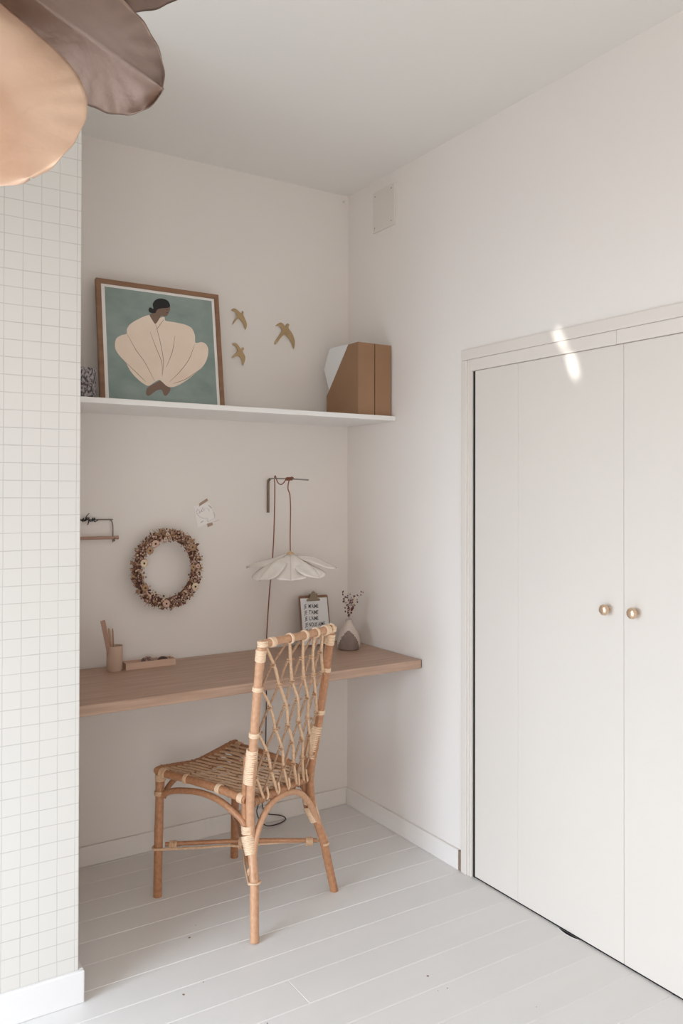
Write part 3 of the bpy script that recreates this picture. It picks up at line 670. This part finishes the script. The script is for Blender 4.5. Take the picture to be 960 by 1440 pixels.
# ------------------------------------------------------------------ vase with dried stems
vs_ = empty('vase', (1.880, 2.895, 0.739), 'two-tone cream and brown ceramic vase on the desk near the corner', 'vase')
prof = [(0.034, 0.0), (0.0405, 0.002), (0.0440, 0.012), (0.0450, 0.025), (0.0435, 0.045), (0.0385, 0.064), (0.0295, 0.083), (0.019, 0.100), (0.0125, 0.112), (0.0105, 0.122), (0.0120, 0.126), (0.0095, 0.1255), (0.008, 0.115), (0.010, 0.10), (0.0001, 0.02)]
q = MB()
seg = 48; B = 0
P = []
pr = smooth_pts([(r, z, 0) for r, z in prof[:11]], 4) + [Vector((r, z, 0)) for r, z in prof[11:]]
for p in pr:
    for k in range(seg):
        a = 2 * math.pi * k / seg; q.v.append(Vector((math.cos(a) * p.x * 1.09, math.sin(a) * p.x * 1.09, p.y)))
da = math.atan2(-2.895, -1.880)          # the brown dipped arch faces the room
for i in range(len(pr) - 1):
    for k in range(seg):
        k2 = (k + 1) % seg; a = 2 * math.pi * (k + .5) / seg; zz = (pr[i].y + pr[i + 1].y) / 2
        dd = abs(math.atan2(math.sin(a - da), math.cos(a - da)))
        if dd > math.pi / 2: dd = math.pi - dd
        lim = 0.084 * max(0, 1 - (dd / 1.30) ** 1.7) if dd < 1.30 else -1
        q.cur = 1 if (zz < lim and i < 42) else 0
        q.face((i * seg + k, i * seg + k2, (i + 1) * seg + k2, (i + 1) * seg + k))
q.cur = 1; q.face(list(range(seg))[::-1])
M['vase_c'] = mat('cream_glaze', (0.60, 0.515, 0.45), 0.55, c2=(0.56, 0.48, 0.42), cs=40)
M['vase_b'] = mat('brown_stoneware', (0.22, 0.165, 0.14), 0.7, c2=(0.19, 0.14, 0.12), cs=50)
q.build('body', ['vase_c', 'vase_b'], vs_)
bq = empty('dried_bouquet', (1.880, 2.895, 0.850), 'sprig bunch of dried stems with burgundy buds in the two-tone vase', 'dried flowers')
rtv = Vector((math.cos(yaw), -math.sin(yaw), 0))
stems = [(-.030, .195), (-.022, .175), (-.002, .200), (.012, .165), (.020, .150), (.030, .185), (.042, .200), (.052, .198), (.005, .130), (-.012, .160), (.022, .172), (-.004, .118)]
for k, (sx_, hz) in enumerate(stems):
    dpt = R.uniform(-.02, .02); hz -= .075
    tip = rtv * sx_ + Vector((0, dpt, hz))
    mid = rtv * (sx_ * .35) + Vector((0, dpt * .4, hz * .55))
    q = MB(); pts = smooth_pts([(0, 0, -.07), (0, 0, 0.0), mid, tip], 4); q.tube(pts, .0006, 5)
    tops = []
    for j in range(10):
        bpnt = pts[-1 - R.randint(0, 5)]; tp = bpnt + Vector((R.uniform(-.010, .010), R.uniform(-.01, .01), R.uniform(.0, .014)))
        q.tube([bpnt, tp], .0004, 4); tops.append(tp)
    tops.append(tip); st = q.build('stem', 'stem', bq)
    q = MB(); q2 = MB()
    for tp in tops: (q if R.random() < .72 else q2).ball(tp, R.uniform(.0018, .0036), 1, 1, 1.3, 6, 4)
    if q.v: q.build('buds', 'berry', st, kind='stuff')
    if q2.v: q2.build('buds', 'fl_c', st, kind='stuff')

# ------------------------------------------------------------------ pen cup, sticks, tray and its contents
C0 = Vector((0.921, 3.008, 0.739))
q = MB(); q.lathe([(0.0275, 0), (0.029, 0.002), (0.0293, 0.09), (0.0288, 0.0925), (0.0268, 0.0925), (0.0262, 0.09), (0.0262, 0.004), (0.0001, 0.004)], C0, 32)
tag(q.build('pen_cup', 'cup'), 'beige ceramic cup on the left end of the desk', 'cup')
q = MB(); a_, b_ = Vector((0.912, 3.000, 0.744)), Vector((0.872, 2.992, 0.930)); d_ = (b_ - a_).normalized(); sd = Vector((1, 0, .2)); sd = (sd - d_ * sd.dot(d_)).normalized(); nn2 = d_.cross(sd)
m4 = Matrix((sd, nn2, d_)).transposed().to_4x4(); m4.translation = a_
q.box((-.0085, -.0015, 0), (.0085, .0015, (b_ - a_).length), m4)
tag(q.build('ruler', 'stickp', smooth=False, bevel=.0005), 'flat wooden ruler leaning left out of the beige cup', 'ruler')
def stick(a, b, r, m, label):
    q = MB(); a = Vector(a); b = Vector(b); q.tube([a, a.lerp(b, .94), b], r, 8, rf=lambda t, l: 1 if t < .97 else .6)
    tag(q.build('pencil', m), label, 'pencil', 'pencils in the cup')
stick((0.922, 3.006, .744), (0.897, 3.003, .898), .0042, 'stickw', 'tan wooden pencil beside the ruler in the beige cup')
stick((0.916, 3.016, .744), (0.905, 3.010, .893), .0036, 'stick3', 'pale pencil in the middle of the beige cup')
stick((0.924, 3.020, .744), (0.911, 3.000, .896), .0030, 'stickp', 'dark reddish pencil rightmost in the beige cup')
q = MB(); q.box((0.9570, 2.985, .739), (1.150, 3.040, .7425)); q.box((0.9570, 2.985, .7425), (1.150, 2.990, .764)); q.box((0.9570, 3.035, .7425), (1.150, 3.040, .764)); q.box((0.9570, 2.99, .7425), (0.9620, 3.035, .764)); q.box((1.145, 2.99, .7425), (1.150, 3.035, .764))
tag(q.build('tray', 'tray', smooth=False), 'narrow pinkish wooden tray beside the cup on the desk', 'tray')
def blob(c, rx, ry, rz, seed, amp=.16):
    q = MB(); rnd = random.Random(seed); q.ball(c, 1, rx, ry, rz, 18, 12)
    cc = Vector(c)
    for i, v in enumerate(q.v):
        d = v - cc; k = 1 + amp * math.sin(d.x * 300 + seed) * math.cos(d.z * 350) + amp * .5 * math.sin(d.y * 400 + seed * 2); q.v[i] = cc + d * k
        q.v[i].z = max(q.v[i].z, c[2] - rz * .98)
    return q
tag(blob((1.050, 3.013, .7425 + .0165), .0235, .018, .0165, 3, .14).build('stone', 'stone1'), 'mottled pinkish stone in the wooden tray', 'stone')
tag(blob((1.108, 3.013, .7425 + .0145), .021, .017, .0145, 5, .04).build('stone', 'stone2'), 'smooth dark brown stone at the right end of the tray', 'stone')
q = MB(); q.ball((1.078, 3.008, .749), 1, .007, .007, .0065, 10, 6)
tag(q.build('stone', 'cup'), 'tiny pale stone between the mottled and the dark stone', 'stone')

# ------------------------------------------------------------------ rattan chair
wv = Vector((.933, .36, 0)).normalized(); bvv = Vector((wv.y, -wv.x, 0))
org = Vector((.982, 2.735, 0)) + wv * .2 + bvv * .23
ch = empty('rattan_chair', org, 'honey rattan chair with diamond lattice back standing at the desk', 'chair', math.atan2(wv.y, wv.x))
def P3(a, c, z): return Vector((a, .23 - c, z))          # a: across from centre, c: from front legs backward
def lerp_tab(tab, z):
    for i in range(len(tab) - 1):
        if z <= tab[i + 1][0]:
            t = (z - tab[i][0]) / (tab[i + 1][0] - tab[i][0]); return tab[i][1] + (tab[i + 1][1] - tab[i][1]) * max(0, t)
    return tab[-1][1]
HT = [(0, .206), (.18, .178), (.29, .158), (.40, .154), (.62, .170), (.78, .178), (.94, .181)]
CT = [(0, .468), (.18, .440), (.29, .408), (.40, .400), (.62, .430), (.78, .452), (.94, .474)]
def post(s_, z, da=0, dc=0): return P3(s_ * (lerp_tab(HT, z) + da), lerp_tab(CT, z) + dc, z)
def nodes(k, amp=.09):
    def f(t, l): return 1 + amp * math.exp(-((((l + k) % .17) - .085) / .004) ** 2)
    return f
def cane(name, pts, r, m='cane', n=8, seg=14, nod=0.0, parent=ch):
    q = MB(); q.tube(pts, r, seg, n=n, rf=nodes(nod)); return q.build(name, m, parent)
def binding(a, b, r, m='peel', turns=None, parent=ch, name='binding', r2=None):
    a = Vector(a); b = Vector(b); L_ = (b - a).length; wdt = .0052
    N = turns or max(1, int(round(L_ / wdt))); q = MB(); d = (b - a).normalized()
    ref = Vector((0, 0, 1)) if abs(d.z) < .9 else Vector((1, 0, 0)); x = d.cross(ref).normalized(); y = d.cross(x)
    for i in range(N):
        c = a + d * (L_ * (i + .5) / N); rr_ = r if r2 is None else r + (r2 - r) * (i + .5) / N
        tiltd = R.uniform(-.0008, .0008)
        pts = [c + x * math.cos(t) * rr_ + y * math.sin(t) * rr_ + d * (tiltd * math.cos(t)) for t in [2 * math.pi * k / 16 for k in range(16)]]
        q.tube(pts, L_ / N * .56, 6, closed=True, flat=.5 if False else 1)
    return q.build(name, m, parent)
rp_ = .0142
for s_ in (-1, 1):
    # front leg
    cane('leg', [P3(s_ * .190, 0, .0), P3(s_ * .1895, .004, .2), P3(s_ * .188, .010, .425)], .0148, nod=.03 * s_ + .06)
    # rear leg (foot to post top in one bent pole)
    cane('leg', [post(s_, z) for z in (0, .09, .18, .24, .29)] + [post(s_, z) for z in (.40, .52, .62, .78, .915)], rp_, 'cane2' if s_ < 0 else 'cane', nod=.1 + .03 * s_)
    # doubled inner pole beside the rear leg
    cane('support_pole', [post(s_, z, -.003, -.0265) for z in (.275, .34, .42, .50, .555)], .0118, 'cane', nod=.05)
    # side seat rail
    cane('seat_rail', [P3(s_ * .188, .004, .428), P3(s_ * .180, .13, .430), P3(s_ * .170, .27, .425), P3(s_ * .156, .385, .408)], .0130, nod=.02)
    # side arch
    cane('arch', [P3(s_ * .186, .018, .350), P3(s_ * .186, .055, .372), P3(s_ * .184, .11, .387), P3(s_ * .180, .20, .3985), P3(s_ * .175, .28, .390), P3(s_ * .168, .345, .362), P3(s_ * .162, .382, .333), post(s_, .300, .002, -.018), post(s_, .262, .0, -.020)], .0105, n=6, nod=.07)
    # bindings
    binding(post(s_, .868), post(s_, .905), .0150)
    binding(post(s_, .772), post(s_, .786), .0148)
    binding(post(s_, .622), post(s_, .637), .0148)
    binding(post(s_, .468, 0, -.009), post(s_, .580, 0, -.004), .0182, turns=18, r2=.0158)
    binding(post(s_, .305, 0, -.012), post(s_, .330, 0, -.012), .0200)
    binding(post(s_, .245, 0, -.006), post(s_, .298, 0, -.012), .0165, r2=.0225)
    binding(P3(s_ * .180, .125, .430), P3(s_ * .179, .139, .430), .0140, 'cane3')
    binding(P3(s_ * .170, .268, .4253), P3(s_ * .169, .284, .4243), .0140, 'peel')
    binding(P3(s_ * .1595, .356, .4125), P3(s_ * .158, .376, .4100), .0142, 'peel')
    binding(P3(s_ * .1885, .012, .402), P3(s_ * .1885, .012, .424), .0160, 'cane3')
    binding(P3(s_ * .188, .014, .430), P3(s_ * .1865, .040, .430), .0145, 'cane3')
    binding(P3(s_ * .188, .008, .352), P3(s_ * .188, .008, .366), .0170, 'cane3')
# bent front rail dipping in the middle, rear rail, top rail
cane('seat_rail', [P3(-.198, 0.004, .434), P3(-.182, .000, .436), P3(-.10, -.004, .424), P3(0, -.006, .412), P3(.10, -.004, .424), P3(.182, .000, .436), P3(.198, 0.004, .434)], .0132, 'cane', n=6)
cane('seat_rail', [P3(-.160, .398, .3990), P3(0, .402, .4010), P3(.160, .398, .3990)], .0125, 'cane', n=5)
cane('top_rail', [P3(-.188, .474, .9235), P3(-.10, .482, .9255), P3(0, .486, .9260), P3(.10, .482, .9255), P3(.188, .474, .9235)], .0128, 'cane2', n=6, nod=.05)
binding(P3(-.150, .478, .924), P3(-.130, .480, .9245), .0138)
binding(P3(.138, .479, .9245), P3(.158, .477, .924), .0138)
binding(P3(-.179, .474, .9150), P3(-.179, .4745, .9330), .0150)
binding(P3(.179, .474, .9150), P3(.179, .4745, .9330), .0150)
# arches under the front and the back of the seat
cane('arch', [P3(-.204 + .018, .444, .180), P3(-.172, .430, .225), P3(-.152, .420, .280), P3(-.122, .415, .330), P3(-.080, .412, .368), P3(-.03, .410, .384), P3(.03, .410, .384), P3(.080, .412, .368), P3(.122, .415, .330), P3(.152, .420, .280), P3(.172, .430, .225), P3(.186, .444, .180)], .0105, 'cane2', n=5, nod=.03)
cane('arch', [P3(-.170, .006, .335), P3(-.145, .004, .368), P3(-.09, .004, .392), P3(0, .004, .398), P3(.09, .004, .392), P3(.145, .004, .368), P3(.170, .006, .335)], .0095, n=5)
# crossed stretchers: one straight diagonal pole pair plus thin bent canes looped round each leg
ZS = .180
FLg, FRg, NLg, NRg = P3(-.190, .004, ZS), P3(.190, .004, ZS), post(-1, ZS), post(1, ZS)
CX = P3(0, .225, ZS)
cane('stretcher', [FLg.lerp(CX, .08), CX + Vector((0, 0, .004)), NRg.lerp(CX, .08)], .0075, n=4, seg=10)
cane('stretcher', [FRg.lerp(CX, .08), CX + Vector((0, 0, -.010)), NLg.lerp(CX, .08)], .0075, n=4, seg=10)
def hook(leg, dirv, z):
    n_ = Vector((-dirv.y, dirv.x, 0)).normalized(); out = dirv.normalized(); rr_ = .0185
    return [leg + n_ * rr_ * math.cos(t) + out * rr_ * math.sin(t) + Vector((0, 0, z)) for t in [math.pi * k / 6 for k in range(7)]]
for A_, B_, zo in ((FLg, NLg, -.010), (FRg, NRg, -.010)):
    dA, dB = (A_ - CX), (B_ - CX)
    hA = hook(A_, dA, zo); hB = hook(B_, dB, zo)
    nA = Vector((-dA.y, dA.x, 0)).normalized(); nB = Vector((-dB.y, dB.x, 0)).normalized()
    cpt = CX + (dA.normalized() + dB.normalized()) * .012 + Vector((0, 0, zo))
    # the cane leaves leg A, bends at the crossing, reaches leg B; loops close each hook
    sA = 1 if (cpt - CX).dot(nA) > 0 else -1; sB = 1 if (cpt - CX).dot(nB) > 0 else -1
    hA2 = hA if sA < 0 else hA[::-1]; hB2 = hB if sB > 0 else hB[::-1]
    pts = hA2 + [A_.lerp(CX, .5) + nA * sA * .013 + Vector((0, 0, zo)), cpt, B_.lerp(CX, .5) + nB * sB * .013 + Vector((0, 0, zo))] + hB2
    q = MB(); q.tube(pts, .0042, 7, n=3); q.build('looped_cane', 'cane3', ch)
for L0 in (FLg, FRg, NLg, NRg):
    binding(L0.lerp(CX, .13) + Vector((0, 0, -.003)), L0.lerp(CX, .22) + Vector((0, 0, -.003)), .0125, 'cane3')
binding(CX + Vector((-.012, .012, -.004)), CX + Vector((.012, -.012, -.004)), .0185, 'cane3')

# woven back: canes crossing in long diamonds, tied at each crossing
Z0, Z1 = .405, .922
def back(u, v, off=0):
    z = Z1 + (Z0 - Z1) * v; h = lerp_tab(HT, z) - .010; bow = .010 * (1 - (2 * u - 1) ** 2)
    return P3(-h + 2 * h * u, lerp_tab(CT, z) + bow + off, z)
row_v = [0.0, .145, .285, .425, .565, .705, .845, 1.0]
tops = [.0, .335, .540, .715, .868, .985]
odd = [.150, .372, .550, .720, .865]; even = [.02, .255, .445, .625, .790, .965]
grid = []
for i, v in enumerate(row_v):
    grid.append([(u + R.uniform(-.006, .006), v + (R.uniform(-.008, .008) if 0 < i < 7 else 0)) for u in (odd if i % 2 else (even if i else tops))])
def strand(path, off, r, m):
    pts = []
    for k, (u, v) in enumerate(path): pts.append(back(u, v, off if k % 2 else off * .2))
    q = MB(); q.tube(pts, r, 8, n=5, rf=lambda t, l: 1 + .22 * abs(math.sin(l * 38))); return q
# starts: every top point runs down-right and down-left, bouncing off the posts
def run(row, idx, d):
    path = [grid[row][idx]]; i = row; k = idx
    while i < 7:
        cur_even = (i % 2 == 0)
        nk = (k if d > 0 else k - 1) if cur_even else (k + 1 if d > 0 else k)
        lst = grid[i + 1]
        if nk < 0 or nk >= len(lst): break
        i += 1; k = nk; path.append(lst[k])
    return path
for idx in range(6):
    for d in (1, -1):
        p = run(0, idx, d)
        if len(p) > 1: strand(p, .005 * d, .0045 if d > 0 else .0034, 'cane3' if d > 0 else 'caneseat').build('lattice_strand', 'cane3' if d > 0 else 'caneseat', ch)  # strands behind use darker cane, their shade put into the colour
for row in (2, 4, 6):
    p = run(row, 0, 1)
    if len(p) > 1: strand(p, .005, .0040, 'cane3').build('lattice_strand', 'cane3', ch)
    p = run(row, 5, -1)
    if len(p) > 1: strand(p, -.005, .0034, 'cane3').build('lattice_strand', 'caneseat', ch)
# ties at the crossings: two short turns and a little sticking-out node
q = MB(); qd = MB()
for i in range(1, 7):
    for u, v in grid[i]:
        c = back(u, v)
        for dz in (-.0035, .0035):
            pts = [c + Vector((.0072 * math.cos(t), .0088 * math.sin(t), dz)) for t in [2 * math.pi * k / 10 for k in range(10)]]
            q.tube(pts, .0021, 5, closed=True)
        sx_ = R.choice((-1, 1)); qd.ball(c + Vector((sx_ * .0085, -.010, R.uniform(-.004, .006))), .0036, 1, 1.2, 1.2, 7, 5)
q.build('lattice_ties', 'cane3', ch, kind='stuff'); qd.build('cane_nodes', 'knot', ch, kind='stuff')
# cane loops where the lattice hangs on the top rail and ends on the seat rail
for u in tops[1:]:
    z_ = .9250; a_ = -.180 + .360 * u; cc_ = .486 - .012 * (2 * u - 1) ** 2
    for da in (-.0028, .0028):
        q = MB(); pts = [P3(a_ + da, cc_ + .0158 * math.cos(t), z_ + .0158 * math.sin(t)) for t in [2 * math.pi * k / 14 for k in range(14)]]
        q.tube(pts, .0027, 7, closed=True); q.build('rail_loop', 'peel', ch)
for u in (.20, .38, .56, .74, .90):
    q = MB(); q.tube([back(u - .02, .93, .006), back(u, .985, .010), P3((-.15 + .30 * u), .4155, .398)], .0036, 7, n=4); q.build('strand_end', 'cane3', ch)

# woven seat: stretched diamonds between the four rails, sagging slightly
def seat(a, t, dz=0):            # a in -1..1 across, t in 0..1 from front to back
    h = .178 + (.148 - .178) * t
    dip = -.018 * (1 - a * a) * (1 - t) ** 2
    return P3(a * h, .010 + .380 * t, .4385 - .030 * t + dip - .006 * math.sin(math.pi * t) * (1 - a * a) + dz)
NS = 12; cnt = 0
for d in (1, -1):
    for k in range(-NS, NS + 1):
        a0 = k / NS * 2.0
        for off in (-.016, .016):
            pts = []
            for j in range(25):
                t = j / 24; a = a0 + off + d * (t - .5) * .52
                if -1.0 <= a <= 1.0: pts.append(seat(a, t, (.0034 if d > 0 else -.0028) + .0012 * math.sin(t * math.pi * 7 + k)))
            if len(pts) > 5:
                q = MB(); q.tube(pts, .0031, 6); q.build('seat_strand', 'caneseat' if d < 0 else 'cane3', ch); cnt += 1
q = MB()
for k in range(15):                                  # turns of cane around the rails where the weave hangs
    a = -.94 + 1.88 * k / 14
    for t_, rr_, cz in ((0, .0137, None), (1, .0132, None)):
        ctr = P3(a * (.182 if t_ == 0 else .150), -.004 + .004 * abs(a) if t_ == 0 else .401, (.412 + .024 * min(1, (abs(a) * 1.02) ** 1.4)) if t_ == 0 else .400)
        pts = [ctr + Vector((0, rr_ * math.cos(x), rr_ * math.sin(x))) for x in [2 * math.pi * i / 10 for i in range(10)]]
        q.tube(pts, .0022, 5, closed=True)
q.build('weave_turns', 'caneseat', ch, kind='stuff')
q = MB()
for s_ in (-1, 1):
    for k in range(10):
        t = .10 + .8 * k / 9; c = P3(s_ * (.188 - .030 * t), .01 + .375 * t, .430 - .018 * t * t)
        pts = [c + Vector((.0148 * math.cos(x), 0, .0148 * math.sin(x))) for x in [math.pi * (-.35 + 1.2 * i / 8) if s_ < 0 else math.pi * (.15 + 1.2 * i / 8) for i in range(9)]]
q2 = MB()
for i in range(30):
    a = R.uniform(-.9, .9); t = R.uniform(.08, .92); q2.ball(seat(a, t, .006), .0038, 1.2, 1.2, .9, 6, 4)
q2.build('cane_nodes', 'knot', ch, kind='stuff')

# ------------------------------------------------------------------ copper petal pendant lamp, top left
hub = Vector((0.116, 1.283, 2.211))
pd = empty('pendant_lamp', hub, 'large copper pendant lamp of rounded petals hanging in the foreground', 'pendant lamp')
def big_petal(tip, Wd, halfw, m, cup=.03, crease=.0, seed=0, prof=1.0, back_bow=.05):
    tip = Vector(tip); ax = tip; L_ = ax.length; d = ax.normalized(); Wd = Vector(Wd); Wd = (Wd - d * Wd.dot(d)).normalized(); n_ = d.cross(Wd).normalized()
    rnd = random.Random(seed); ph = [rnd.uniform(0, 6) for _ in range(6)]
    def fn(t, s_):
        tt = 1 - (1 - t) ** 1.5
        s2 = s_ * 2 - 1; w_ = halfw * max(.02, (.10 + .90 * math.sin(math.pi / 2 * tt / .72) ** 2.2) if tt < .72 else math.sqrt(max(0, 1 - ((tt - .72) / .28) ** 2)))
        edge = abs(s2) ** 3
        wr = .0016 * math.sin(math.atan2(s2 * w_, (tt - .7) * L_ + 1e-4) * 17 + ph[0]) * (edge * .9 + .25 * max(0, tt - .75) * 4) + .0008 * math.sin(tt * 23 + ph[1]) * edge
        z = cup * (s2 * s2) * math.sin(math.pi * min(tt, .95)) + crease * abs(s2) + back_bow * math.sin(math.pi * tt) * -1 + wr
        return d * (L_ * tt) + Wd * (w_ * s2) + n_ * z
    q = MB(); q.sheet(fn, 60, 36); o = q.build('petal', m, pd, solid=.0012); return o
big_petal((.120, -.131, -.388), (.778, -.499, .385), .110, 'copper', cup=-.035, seed=1, back_bow=.02)
W2 = Vector((.522, -.339, .781)) * .60 - fw * .80
big_petal((.334, -.057, -.180), W2, .098, 'copper_dark', cup=.0, crease=.018, seed=2, back_bow=-.005)
W3 = Vector((0, 0, 1)) * .42 - fw * .9
big_petal((.400, -.070, .050), W3, .105, 'copper_dark', cup=.02, seed=3, back_bow=.01)
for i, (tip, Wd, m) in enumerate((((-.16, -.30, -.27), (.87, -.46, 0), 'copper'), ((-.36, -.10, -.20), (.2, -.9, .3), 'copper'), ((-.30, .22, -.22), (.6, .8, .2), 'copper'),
                                  ((-.02, .37, -.20), (.95, .05, .3), 'copper_dark'), ((-.30, -.22, .03), (.6, -.8, .1), 'copper'), ((-.34, .12, .05), (.3, .95, .1), 'copper'))):
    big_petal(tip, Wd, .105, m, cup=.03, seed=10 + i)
q = MB(); q.lathe([(.004, .10), (.030, .085), (.042, .05), (.040, .015), (.022, -.01), (.0001, -.015)], (0, 0, 0), 24); q.build('hub', 'copper', pd)
q = MB(); q.tube([(0, 0, .09), (0, 0, ZC - hub.z - .02)], .003, 8); q.build('cord', 'cable', pd)
q = MB(); q.lathe([(.05, ZC - hub.z), (.05, ZC - hub.z - .018), (.0001, ZC - hub.z - .024)], (0, 0, 0), 24); q.build('ceiling_rose', 'copper', pd)
